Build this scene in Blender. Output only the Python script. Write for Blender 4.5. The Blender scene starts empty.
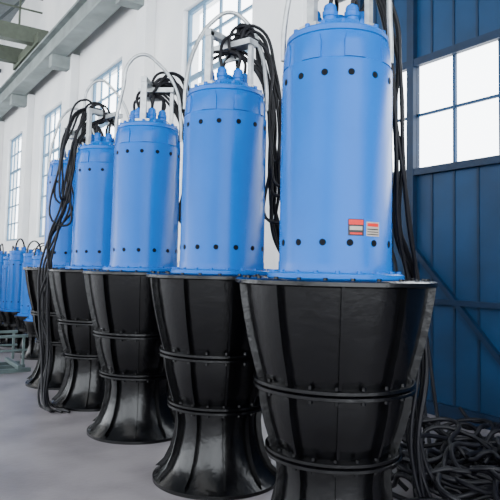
import bpy, bmesh, math, random
from mathutils import Vector, Matrix
random.seed(7)
C=bpy.context.scene.collection

# ---------------- materials ----------------
def mat(name,col,rough=.5,metal=0,noise=0,nscale=8,bump=0,bscale=40,spec=.5,col2=None,coat=0,p0=.35,p1=.65,detail=6):
    m=bpy.data.materials.new(name); m.use_nodes=True
    nt=m.node_tree; b=nt.nodes['Principled BSDF']
    b.inputs['Base Color'].default_value=(*col,1)
    b.inputs['Roughness'].default_value=rough
    b.inputs['Metallic'].default_value=metal
    b.inputs['Specular IOR Level'].default_value=spec
    b.inputs['Coat Weight'].default_value=coat
    tc=nt.nodes.new('ShaderNodeTexCoord')
    if noise or col2:
        n=nt.nodes.new('ShaderNodeTexNoise'); n.inputs['Scale'].default_value=nscale; n.inputs['Detail'].default_value=detail
        r=nt.nodes.new('ShaderNodeValToRGB')
        c2=col2 or tuple(c*(1-noise) for c in col)
        r.color_ramp.elements[0].color=(*c2,1); r.color_ramp.elements[0].position=p0
        r.color_ramp.elements[1].color=(*col,1); r.color_ramp.elements[1].position=p1
        nt.links.new(tc.outputs['Object'],n.inputs['Vector'])
        nt.links.new(n.outputs['Fac'],r.inputs['Fac']); nt.links.new(r.outputs['Color'],b.inputs['Base Color'])
    if bump:
        n2=nt.nodes.new('ShaderNodeTexNoise'); n2.inputs['Scale'].default_value=bscale; n2.inputs['Detail'].default_value=4
        bp=nt.nodes.new('ShaderNodeBump'); bp.inputs['Strength'].default_value=bump; bp.inputs['Distance'].default_value=.01
        nt.links.new(tc.outputs['Object'],n2.inputs['Vector'])
        nt.links.new(n2.outputs['Fac'],bp.inputs['Height']); nt.links.new(bp.outputs['Normal'],b.inputs['Normal'])
    return m
BLUE=mat('blue_enamel',(.0,.082,.345),.27,noise=.08,nscale=3,bump=.04,bscale=9,spec=.16)
BLACK=mat('black_paint',(.001,.001,.0015),.24,noise=.4,nscale=10,bump=.3,bscale=24,spec=.28)
HOLE=mat('hole_shade',(.001,.002,.004),.7,spec=.1)  # near-black colour stands in for the shade inside the holes
RUB=mat('rubber_cable',(.002,.002,.004),.5,noise=.2,spec=.2)
GALV=mat('galvanized_steel',(.36,.38,.39),.38,metal=.6,noise=.3,nscale=20)
WHITE=mat('white_plaster',(.74,.74,.73),.85,col2=(.64,.65,.66),nscale=.9,bump=.15,bscale=12)
TRIM=mat('window_frame_paint',(.08,.17,.26),.5,noise=.2)
GATE=mat('gate_blue_paint',(.001,.026,.075),.5,noise=.35,nscale=1.5,bump=.05,bscale=5,spec=.2)
GATE2=mat('gate_frame_paint',(.001,.011,.033),.5,noise=.25,spec=.2)
FLOOR=mat('concrete',(.185,.170,.180),.40,col2=(.115,.104,.113),nscale=1.8,bump=.15,bscale=30,p0=.35,p1=.58,detail=12)
ROOF=mat('roof_sheet',(.15,.17,.18),.8,noise=.2)
CRANE=mat('crane_paint',(.075,.09,.065),.5,noise=.2)
RAIL=mat('runway_paint',(.19,.22,.215),.8,noise=.3,nscale=2)
TRUSS=mat('truss_steel',(.06,.075,.08),.7,noise=.3,nscale=2)
RED=mat('label_red',(.45,.006,.005),.4,noise=.05,spec=.2)
LBLK=mat('label_black',(.012,.010,.012),.4,noise=.05,spec=.2)
SILV=mat('label_silver',(.28,.25,.22),.35,noise=.1,spec=.2)
GREY=mat('scrap_steel',(.07,.10,.10),.5,metal=.3,noise=.3)

# ---------------- helpers ----------------
def mkobj(name,bm,m,parent=None,loc=(0,0,0),smooth=True,bevel=0):
    me=bpy.data.meshes.new(name); bmesh.ops.recalc_face_normals(bm,faces=bm.faces)
    bm.to_mesh(me); bm.free()
    if isinstance(m,(list,tuple)):
        for x in m: me.materials.append(x)
    else: me.materials.append(m)
    if smooth:
        for p in me.polygons: p.use_smooth=True
        try: me.set_sharp_from_angle(angle=math.radians(32))
        except Exception: pass
    o=bpy.data.objects.new(name,me); C.objects.link(o); o.location=loc
    if parent: o.parent=parent
    if bevel:
        b=o.modifiers.new('b','BEVEL'); b.width=bevel; b.segments=2
    return o
def box(bm,x0,x1,y0,y1,z0,z1,mi=0,M=None):
    vs=[bm.verts.new((x,y,z)) for x in(x0,x1) for y in(y0,y1) for z in(z0,z1)]
    if M is not None:
        for v in vs: v.co=M@v.co
    for q in((0,1,3,2),(4,6,7,5),(0,4,5,1),(2,3,7,6),(0,2,6,4),(1,5,7,3)):
        f=bm.faces.new([vs[i] for i in q]); f.material_index=mi
def lathe(bm,prof,n=96,mi=0,M=None):
    rings=[]
    for r,z in prof:
        if r<1e-6: rings.append([bm.verts.new((0,0,z))])
        else: rings.append([bm.verts.new((r*math.cos(2*math.pi*i/n),r*math.sin(2*math.pi*i/n),z)) for i in range(n)])
    if M is not None:
        for R in rings:
            for v in R: v.co=M@v.co
    for a,b in zip(rings,rings[1:]):
        for i in range(n):
            j=(i+1)%n
            if len(a)==1 and len(b)==1: continue
            if len(a)==1: f=bm.faces.new((a[0],b[i],b[j]))
            elif len(b)==1: f=bm.faces.new((a[i],a[j],b[0]))
            else: f=bm.faces.new((a[i],a[j],b[j],b[i]))
            f.material_index=mi
def cyl(bm,M,r,h,n=6,r2=None,mi=0):
    r2=r if r2 is None else r2
    a=[bm.verts.new(M@Vector((r*math.cos(2*math.pi*i/n),r*math.sin(2*math.pi*i/n),0))) for i in range(n)]
    b=[bm.verts.new(M@Vector((r2*math.cos(2*math.pi*i/n),r2*math.sin(2*math.pi*i/n),h))) for i in range(n)]
    for i in range(n):
        j=(i+1)%n; f=bm.faces.new((a[i],a[j],b[j],b[i])); f.material_index=mi
    bm.faces.new(a).material_index=mi; bm.faces.new(b).material_index=mi
def beam(bm,p,q,w,d,mi=0):
    p=Vector(p);q=Vector(q);v=q-p;L=v.length
    M=Matrix.Translation(p)@v.to_track_quat('Z','Y').to_matrix().to_4x4()
    box(bm,-w/2,w/2,-d/2,d/2,0,L,mi,M)
def curve(name,paths,r,m,parent=None,loc=(0,0,0)):
    cu=bpy.data.curves.new(name,'CURVE'); cu.dimensions='3D'; cu.bevel_depth=r; cu.bevel_resolution=3; cu.resolution_u=10
    for pts in paths:
        s=cu.splines.new('BEZIER'); s.bezier_points.add(len(pts)-1)
        for bp,p in zip(s.bezier_points,pts):
            bp.co=p; bp.handle_left_type=bp.handle_right_type='AUTO'
    cu.materials.append(m)
    o=bpy.data.objects.new(name,cu); C.objects.link(o); o.location=loc
    if parent: o.parent=parent
    return o

# ---------------- pump meshes ----------------
DZ=-.10            # motor parts are modelled with the joint at 1.452, joint stands at 1.352
ZS=1.352/1.452
UP=[(.472,1.425),(.464,1.36),(.446,1.25),(.420,1.12),(.390,1.0),(.369,.925)]
LO=[(.360,.865),(.352,.79),(.326,.68),(.290,.565)]
BE=[(.268,.500),(.258,.42),(.266,.32),(.294,.20),(.335,.11),(.392,.05)]
def castbm():
    bm=bmesh.new()
    P=[(0,1.452),(.50,1.452),(.512,1.445),(.512,1.426),(.50,1.419)]+UP+[(.402,.921),(.41,.917),(.41,.902),(.404,.898),(.398,.895),(.404,.892),(.41,.888),(.41,.873),(.402,.869)]+LO+[(.336,.561),(.344,.557),(.344,.543),(.338,.540),(.332,.537),(.338,.533),(.344,.529),(.344,.514),(.336,.510)]+BE+[(.420,.030),(.428,.024),(.428,.0),(0,0)]
    lathe(bm,P,112)
    def ribs(pr,n,off,out,th=.012):
        for k in range(n):
            a=2*math.pi*(k+off)/n; R=Matrix.Rotation(a,4,'Z')
            va=[]
            for r,z in pr:
                o_=out
                va.append([bm.verts.new(R@Vector((r+dx,dy,z))) for dx,dy in((-.02,-th),(o_,-th*.7),(o_,th*.7),(-.02,th))])
            for A,B in zip(va,va[1:]):
                for i in range(4):
                    j=(i+1)%4; bm.faces.new((A[i],A[j],B[j],B[i]))
            bm.faces.new(va[0]); bm.faces.new(va[-1])
    ribs(UP,10,.3,.034,.009); ribs(LO,10,.3,.036,.009); ribs(BE,10,.3,.034,.008)
    for k in range(20):
        a=2*math.pi*(k+.5)/20
        for r,z,h in((.388,.92,.018),(.385,.870,-.018),(.322,.56,.016),(.318,.511,-.016)):
            cyl(bm,Matrix.Translation((r*math.cos(a),r*math.sin(a),z)),.012,h,6)
    for k in range(24):
        a=2*math.pi*(k+.5)/24
        cyl(bm,Matrix.Translation((.465*math.cos(a),.465*math.sin(a),1.452)),.011,.012,6)
    for v in bm.verts: v.co.z*=ZS
    return bm
def motorbm():
    bm=bmesh.new()
    P=[(0,1.453),(.345,1.453),(.35,1.458),(.35,1.478),(.345,1.483),(.296,1.487),(.292,1.50),(.292,1.535),(.289,1.54),(.289,2.52),(.285,2.532),(.278,2.536),(.268,2.66),(.262,2.675),(.268,2.680),(.268,2.703),(.260,2.714),(.225,2.728),(.19,2.748),(.180,2.765),(.10,2.775),(.0,2.777)]
    lathe(bm,P,96)
    for k in range(8):
        a=2*math.pi*(k+.35)/8
        R=Matrix.Rotation(a,4,'Z')
        vs=[]
        for z,ro,w in((2.535,.286,.052),(2.62,.281,.050),(2.655,.275,.040),(2.675,.260,.026)):
            vs.append([bm.verts.new(R@Vector(c)) for c in((.23,-w,z),(ro-.004,-w,z),(ro,-w*.6,z),(ro+.002,0,z),(ro,w*.6,z),(ro-.004,w,z),(.23,w,z))])
        for A,B in zip(vs,vs[1:]):
            for i in range(7):
                j=(i+1)%7; bm.faces.new((A[i],A[j],B[j],B[i]))
        bm.faces.new(vs[0]); bm.faces.new(vs[-1])
    for k in range(16):
        a=2*math.pi*(k+.2)/16
        cyl(bm,Matrix.Translation((.243*math.cos(a),.243*math.sin(a),2.715)),.013,.020,6)
    for k in range(20):
        a=2*math.pi*(k+.5)/20
        cyl(bm,Matrix.Translation((.326*math.cos(a),.326*math.sin(a),1.48)),.012,.016,6)
    G=[(.036,0),(.036,.035),(.040,.04),(.040,.065),(.034,.07),(.034,.085),(.030,.098),(.020,.106),(.0,.108)]
    for k in range(7):
        a=2*math.pi*k/7; r=.13
        lathe(bm,G,18,0,Matrix.Translation((r*math.cos(a),r*math.sin(a),2.755)))
    lathe(bm,[(.05,0),(.05,.06),(.04,.08),(.02,.088),(0,.09)],18,0,Matrix.Translation((0,0,2.765)))
    for v in bm.verts: v.co.z+=DZ
    return bm
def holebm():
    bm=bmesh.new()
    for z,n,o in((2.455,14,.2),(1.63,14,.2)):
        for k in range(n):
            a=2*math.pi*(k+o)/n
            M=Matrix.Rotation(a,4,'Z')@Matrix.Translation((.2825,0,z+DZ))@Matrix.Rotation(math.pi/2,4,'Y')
            cyl(bm,M,.0165,.0085,18)  # dark disc on the housing surface, no hole is cut
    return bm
def bracketbm():
    bm=bmesh.new()
    box(bm,-.205,-.175,-.025,.025,2.72,3.10); box(bm,.0,.03,-.215,-.185,2.72,3.05)
    box(bm,-.21,.12,-.025,.025,3.07,3.115); box(bm,-.03,.07,-.22,.10,3.03,3.07)
    box(bm,-.225,-.155,-.06,.06,2.71,2.745); box(bm,-.02,.05,-.23,-.165,2.71,2.745)
    box(bm,.08,.10,-.08,.08,2.98,3.13)
    for v in bm.verts: v.co.z+=DZ
    return bm
cast_me=mot_me=hole_me=br_me=None
YAW=-math.atan2(400,600)
cR=Vector((math.cos(YAW),math.sin(YAW),0)); cF=Vector((-math.sin(YAW),math.cos(YAW),0))
def rel(r,f,z): 
    v=cR*r+cF*f
    return Vector((v.x,v.y,z+DZ if z>1.2 else z))

def pump(loc,rot,cab,bail_h,seed,label=False):
    rnd=random.Random(seed)
    e=bpy.data.objects.new('submersible_pump',None); C.objects.link(e); e.location=loc
    global cast_me,mot_me,hole_me,br_me
    def part(name,fn,cache,m):
        if cache is None:
            o=mkobj(name,fn(),m,e); 
        else:
            o=bpy.data.objects.new(name,cache); C.objects.link(o); o.parent=e
        o.rotation_euler=(0,0,rot); return o.data
    cast_me=part('pump_casing',castbm,cast_me,BLACK)
    mot_me=part('motor_housing',motorbm,mot_me,BLUE)
    hole_me=part('hole_discs',holebm,hole_me,HOLE)
    br_me=part('cable_bracket',bracketbm,br_me,GALV)
    h=bail_h; t=rnd.uniform(-.15,.15)
    def hoop(s,f0,dz,ap):
        return [rel(-s,f0,2.60),rel(-s*.99,f0,2.78),rel(-s*.80,f0+t*.3,2.78+dz*.5),rel(-s*.42+ap,f0+t*.6,2.78+dz*.88),rel(ap,f0+t*.6,2.78+dz),rel(s*.42+ap,f0+t*.6,2.78+dz*.88),rel(s*.82,f0+t*.3,2.78+dz*.5),rel(s*.99,f0,2.78),rel(s,f0,2.60)]
    curve('lifting_bail',[hoop(.285,0,h,-.03+t*.3)],.015,GALV,e)
    paths=[]
    for k in range(7):
        a=2*math.pi*k/7+rot; j=lambda s=.03: rnd.uniform(-s,s)
        g=Vector((.13*math.cos(a),.13*math.sin(a),2.855+DZ))
        s=1 if cab=='R' else -1
        f=j(.07)
        p=[g,g+Vector((j(.02),j(.02),.10)),rel(.02+j(.05),j(.05),3.06+j(.05))]
        if cab=='R':
            p+=[rel(.12+j(.05),.03+j(),3.17+j(.08)),rel(.27+j(.05),.06+f,3.0+j(.08)),rel(.335+j(.04),.08+f,2.6),rel(.35+j(.05),.10+f,2.1),rel(.40+j(.05),.2+f,1.75),rel(.50+j(.04),.30+f,1.45),rel(.54+j(.05),.32+f,.9),rel(.52+j(.05),.30+f,.35),rel(.62+j(.1),.35+f,.03),rel(.8+j(.15),.6+j(.15),.02)]
        else:
            p+=[rel(-.10+j(.04),-.03+j(),3.15+j(.07)),rel(-.24+j(.04),-.04+f,2.95+j(.07)),rel(-.33+j(.04),-.02+f,2.5),rel(-.37+j(.06),f,2.1),rel(-.50+j(.05),.0+f,1.75),rel(-.56+j(.05),f,1.45),rel(-.55+j(.06),f,1.0),rel(-.50+j(.05),-.05+f,.5),rel(-.45+j(.05),-.22+f,.04),rel(-.2+j(.1),-.5+j(.05),.02)]
        paths.append(p)
        if k%2==0 and not label:
            paths.append([rel(s*(.05+j()),j(),3.08),rel(s*(.20+j()),.05*s+j(),3.18+j(.06)),rel(s*(.35+j(.04)),.08*s+j(),2.9),rel(s*(.40+j(.04)),.06*s+j(),2.4+j(.25)),rel(s*(.38+j(.03)),.06*s+j(),2.0+j(.25)),rel(s*(.33),.05*s,2.3),rel(s*(.31),.05*s,2.7+j(.1)),rel(s*(.14),.02,3.0+j(.05)),rel(0,0,3.05)])
    curve('power_cables',paths,.0115,RUB,e)
    if label:
        bm=bmesh.new()
        def patch(a0,a1,z0,z1,r,mi,n=8):
            prev=None; z0+=DZ-.012; z1+=DZ-.012
            for i in range(n+1):
                a=a0+(a1-a0)*i/n
                c=[bm.verts.new((q*math.cos(a),q*math.sin(a),z)) for q,z in((r,z0),(r,z1),(.285,z1),(.285,z0))]
                if prev:
                    for u in range(4):
                        w=(u+1)%4; f=bm.faces.new((prev[u],c[u],c[w],prev[w])); f.material_index=mi
                else: bm.faces.new(c).material_index=mi
                prev=c
            bm.faces.new(prev).material_index=mi
        base=math.atan2(-cF.y,-cF.x)
        def ang(px): return base+math.asin((px-.042)/.289)
        patch(ang(.062),ang(.140),1.675,1.755,.2895,1)
        patch(ang(.066),ang(.136),1.728,1.751,.2903,0)
        patch(ang(.070),ang(.132),1.702,1.720,.2903,2)
        patch(ang(.072),ang(.13),1.682,1.690,.2903,0)
        patch(ang(.153),ang(.222),1.675,1.745,.2895,2)
        patch(ang(.158),ang(.217),1.722,1.738,.2903,0)
        patch(ang(.158),ang(.217),1.706,1.711,.2903,1)
        patch(ang(.158),ang(.217),1.694,1.698,.2903,1)
        patch(ang(.158),ang(.217),1.682,1.686,.2903,1)
        mkobj('rating_plate',bm,[RED,LBLK,SILV],e)
    return e

pump((2.10,2.35,0),.1,'R',.66,1,True)
pump((2.14,3.55,0),.35,'R',.56,2)
pump((2.14,4.86,0),.9,'R',.58,3)
pump((2.18,6.07,0),.2,'L',.66,4)
pump((2.20,7.20,0),.6,'R',.62,5)

# ---------------- small pumps in background ----------------
sm=None
def smallpump(loc,s=1,rot=0):
    global sm
    if sm is None:
        bm=bmesh.new()
        lathe(bm,[(0,0),(.27,0),(.27,.03),(.22,.08),(.18,.20),(.18,.32),(.25,.34),(.25,.38),(.21,.39),(.24,.50),(.26,.54),(.26,.58),(0,.58)],40,1)
        lathe(bm,[(0,.58),(.22,.58),(.22,.61),(.18,.62),(.18,1.42),(.16,1.44),(.16,1.53),(.17,1.54),(.17,1.59),(.08,1.61),(0,1.62)],40,0)
        for k in range(4):
            a=2*math.pi*k/4; M=Matrix.Translation((.08*math.cos(a),.08*math.sin(a),1.59)); cyl(bm,M,.025,.07,10)
        for k in range(10):
            a=2*math.pi*k/10
            for z in(1.36,.74):
                cyl(bm,Matrix.Rotation(a,4,'Z')@Matrix.Translation((.178,0,z))@Matrix.Rotation(math.pi/2,4,'Y'),.012,.005,10,None,1)
        for k in range(8): box(bm,.15,.24,-.008,.008,.03,.34,1,Matrix.Rotation(k*math.pi/4,4,'Z'))
        pts=[Vector((.14*math.cos(t),0,1.58+.22*math.sin(t))) for t in [math.pi*i/12 for i in range(13)]]
        for p,q in zip(pts,pts[1:]): beam(bm,p,q,.02,.02,1)
        o=mkobj('small_submersible_pump',bm,[BLUE,BLACK]); sm=o.data
    else:
        o=bpy.data.objects.new('small_submersible_pump',sm); C.objects.link(o)
    o.location=loc; o.scale=(s,s,s); o.rotation_euler=(0,0,rot)
for i in range(7):
    smallpump((2.45+.05*(i%2),9.3+i*.75,0),.95+.03*(i%3),i*.4)
    smallpump((3.35+.04*(i%2),9.2+i*.85,0),.99-.03*(i%2),i*.7)
for i in range(5):
    smallpump((1.65,10.3+i*.9,0),.92,i)

# ---------------- low steel frame / railing on floor ----------------
bm=bmesh.new()
for i in range(3):
    beam(bm,(0,i*.3,.025),(1.3,i*.3+.06,.025),.05,.05)
for i in range(4):
    beam(bm,(.12+i*.34,-.05,.075),(.12+i*.34,.72,.075),.05,.05)
for yy in(.05,.62):
    for xx in(.1,.5,.85,1.2): beam(bm,(xx,yy,.09),(xx,yy,.46),.03,.03)
    beam(bm,(.05,yy,.46),(1.25,yy,.46),.035,.035); beam(bm,(.05,yy,.28),(1.25,yy,.28),.025,.025)
mkobj('steel_railing_frame',bm,GREY,None,(.75,8.1,0.0),False,.004)

# ---------------- floor cable pile ----------------
rnd=random.Random(11); paths=[]
for k in range(32):
    cx,cy=3.25+rnd.uniform(-.35,.8),2.5+rnd.uniform(-1.0,.55); R=rnd.uniform(.2,.5); a0=rnd.uniform(0,6.28); pts=[]
    for i in range(rnd.randint(10,18)):
        a=a0+i*.55; rr=R*(1+rnd.uniform(-.15,.15))
        pts.append((cx+rr*math.cos(a)+.02*i*rnd.uniform(0,1),cy+rr*.8*math.sin(a),.02+abs(rnd.gauss(0,.07))+.007*k))
    paths.append(pts)
for k in range(6):
    y=3.75+.12*k
    paths.append([(4.62,y+.35,1.9-.1*k),(4.45,y+.1,1.45),(4.2,y-.25,.8),(3.95,y-.55,.3),(3.6,y-.9,.06),(3.2,y-1.2,.03)])
curve('cable_pile',paths,.015,RUB)

# ---------------- hall ----------------
WX=4.86; Y0,Y1=-7,36; ZT=11
def solid(name,boxes,m,bevel=0):
    bm=bmesh.new()
    for b in boxes: box(bm,*b)
    return mkobj(name,bm,m,None,(0,0,0),False,bevel)
solid('floor',[(-10,WX+.4,Y0,Y1,-.15,0)],FLOOR)
solid('ceiling',[(-10.4,WX+.4,Y0,Y1,ZT,ZT+.2)],ROOF)
GY=5.15
wins=[(7.35,9.65),(12.6,14.8),(17.2,19.4),(21.9,24.1),(26.6,28.8),(31.3,33.5)]
Wz0,Wz1=2.2,6.1
bx=[]; y=GY
for a,b in wins:
    bx.append((WX,WX+.35,y,a,0,ZT)); bx.append((WX,WX+.35,a,b,0,Wz0)); bx.append((WX,WX+.35,a,b,Wz1,ZT)); y=b
bx.append((WX,WX+.35,y,Y1,0,ZT))
solid('wall_right',bx,WHITE)
solid('gate_lintel',[(WX,WX+.35,Y0,GY,6.0,ZT)],WHITE)  # lintel: wall segment above the gate, kept as its own object
pil=[(y-.25,y+.25) for y in(6.1,11.1,15.95,20.6,25.3,30)]
solid('trim_1',[(WX-.22,WX,a,b,0,7.0) for a,b in pil],WHITE,.01)
solid('wall_end',[(-10,WX+.4,Y1,Y1+.3,0,ZT)],WHITE)
bb=[(-10.3,-10,Y0,Y1,0,1.0),(-10.3,-10,Y0,Y1,8.6,ZT)]
for i in range(9): bb.append((-10.3,-10,Y0+i*5.3,Y0+i*5.3+.5,1.0,8.6))
solid('wall_left',bb,WHITE)
for n,(a,b) in enumerate(wins):
    bm=bmesh.new(); x0,x1=WX+.10,WX+.16
    t=.05
    box(bm,x0,x1,a,a+.08,Wz0,Wz1); box(bm,x0,x1,b-.08,b,Wz0,Wz1)
    box(bm,x0,x1,a+.08,b-.08,Wz0,Wz0+.08); box(bm,x0,x1,a+.08,b-.08,Wz1-.08,Wz1)
    for k in range(1,4):
        yy=a+(b-a)*k/4; box(bm,x0+.01,x1-.01,yy-t/2,yy+t/2,Wz0+.08,Wz1-.08)
    for k in range(1,6):
        zz=Wz0+(Wz1-Wz0)*k/6; tt=.10 if k==4 else t
        box(bm,x0+.012,x1-.012,a+.08,b-.08,zz-tt/2,zz+tt/2)
    mkobj('window_%d'%(n+1),bm,TRIM,None,(0,0,0),False)
# blue sliding gate
bm=bmesh.new()
GZ0,GZ1=2.46,3.58
GE=GY-.02
X=WX+.05
box(bm,X,X+.05,Y0,GE,0,GZ0); box(bm,X,X+.05,Y0,GE,GZ1,6.0)
y=GE-.02
while y>Y0:
    box(bm,X-.010,X,y-.012,y+.012,0,GZ0,1); box(bm,X-.010,X,y-.012,y+.012,GZ1,6.0,1); y-=.27
for z,h in((.0,.12),(1.08,.05),(GZ0-.06,.07),(GZ1-.02,.08),(4.8,.08)):
    box(bm,X-.06,X+.001,Y0,GE,z,z+h,1)
vp=[GE-.06,4.27,2.75,1.2,-.35,-1.9,-3.4,-5]
for y in vp:
    box(bm,X-.065,X-.002,y-.045,y+.045,0,6.0,1)
    if y<GE-.1: box(bm,X-.01,X+.04,y-.045,y+.045,GZ0,GZ1,1)
for y0,y1 in zip(vp,vp[1:]):
    for k in (1,2):
        yy=y0+(y1-y0)*k/3; box(bm,X+.0,X+.035,yy-.014,yy+.014,GZ0,GZ1,0)
    for f in (.52,):
        zz=GZ0+(GZ1-GZ0)*f; box(bm,X+.005,X+.03,y1,y0,zz-.014,zz+.014,0)
    if y0<GE-.1:
        beam(bm,(X-.03,y0-.04,1.62),(X-.03,y1+.04,.16),.05,.05,1)
        beam(bm,(X-.03,y0-.04,4.75),(X-.03,y1+.04,3.7),.05,.05,1)
mkobj('sliding_gate',bm,[GATE,GATE2],None,(0,0,0),False)

# crane runway, brackets, bridge, trusses
bx=[(WX-.60,WX-.45,Y0,Y1-.01,7.0,7.5),(WX-.75,WX-.30,Y0,Y1-.01,7.5,7.56),(WX-.75,WX-.30,Y0,Y1-.01,6.94,7.0),(WX-.56,WX-.49,Y0,Y1-.01,7.56,7.66)]
for y in(6.1,11.1,15.95,20.6,25.3,30): bx.append((WX-.7,WX-.05,y-.15,y+.15,6.6,6.93))
solid('crane_runway',bx,RAIL)
bm=bmesh.new()
box(bm,-9.9,WX-.35,17.6,17.9,7.75,8.2); box(bm,-9.9,WX-.35,19.6,19.9,7.75,8.2)
box(bm,WX-.75,WX-.30,17.2,20.3,7.67,7.95)
for i in range(12):
    box(bm,-9+i*1.15,-8.95+i*1.15,17.55,17.6,8.2,9.1)
box(bm,-9.5,4.3,17.55,17.6,9.05,9.1); box(bm,-9.5,4.3,17.55,17.6,8.65,8.69)
mkobj('overhead_crane',bm,CRANE,None,(0,0,0),False)
bm=bmesh.new()
for y in range(-5,36,5):
    y=y+1
    beam(bm,(-9.9,y,9.3),(WX-.05,y,9.3),.14,.14); beam(bm,(-9.9,y,10.8),(WX-.05,y,10.8),.14,.14)
    n=12
    for i in range(n):
        xa=-9.9+i*(14.7/n); xb=xa+14.7/n
        beam(bm,(xa,y,9.3 if i%2 else 10.8),(xb,y,10.8 if i%2 else 9.3),.09,.09)
for x in(-8,-5,-2,1,3.8): beam(bm,(x,Y0+.1,10.9),(x,Y1-.1,10.9),.12,.12)
mkobj('roof_truss',bm,TRUSS,None,(0,0,0),False)

# ---------------- light ----------------
w=bpy.data.worlds.new('sky'); bpy.context.scene.world=w; w.use_nodes=True
bg=w.node_tree.nodes['Background']; bg.inputs[0].default_value=(.90,.95,1,1); bg.inputs[1].default_value=9
def area(name,loc,tgt,sx,sy,e,col=(1,1,1)):
    l=bpy.data.lights.new(name,'AREA'); l.shape='RECTANGLE'; l.size=sx; l.size_y=sy; l.energy=e; l.color=col
    o=bpy.data.objects.new(name,l); C.objects.link(o); o.location=loc
    o.rotation_euler=(Vector(tgt)-Vector(loc)).to_track_quat('-Z','Y').to_euler()
area('fill_lamp',(-3,2,9),(1.5,4,0),4,8,200,(1,.99,.97))  # added fill light over the pump row; the roof has no skylight
area('fill_lamp',(-3,18,9),(3,18,0),5,14,800,(1,.99,.97))  # added unseen fill for the far hall, hung below the closed roof

# ---------------- camera ----------------
cam=bpy.data.cameras.new('camera'); co=bpy.data.objects.new('camera',cam); C.objects.link(co)
cam.sensor_width=36; cam.lens=43.2; cam.clip_end=200; cam.shift_y=-.048
p=math.radians(4)
co.matrix_world=Matrix.Translation((0,0,1.4))@Matrix.Rotation(YAW,4,'Z')@Matrix.Rotation(math.pi/2+p,4,'X')@Matrix.Rotation(math.radians(1.2),4,'Z')
bpy.context.scene.camera=co
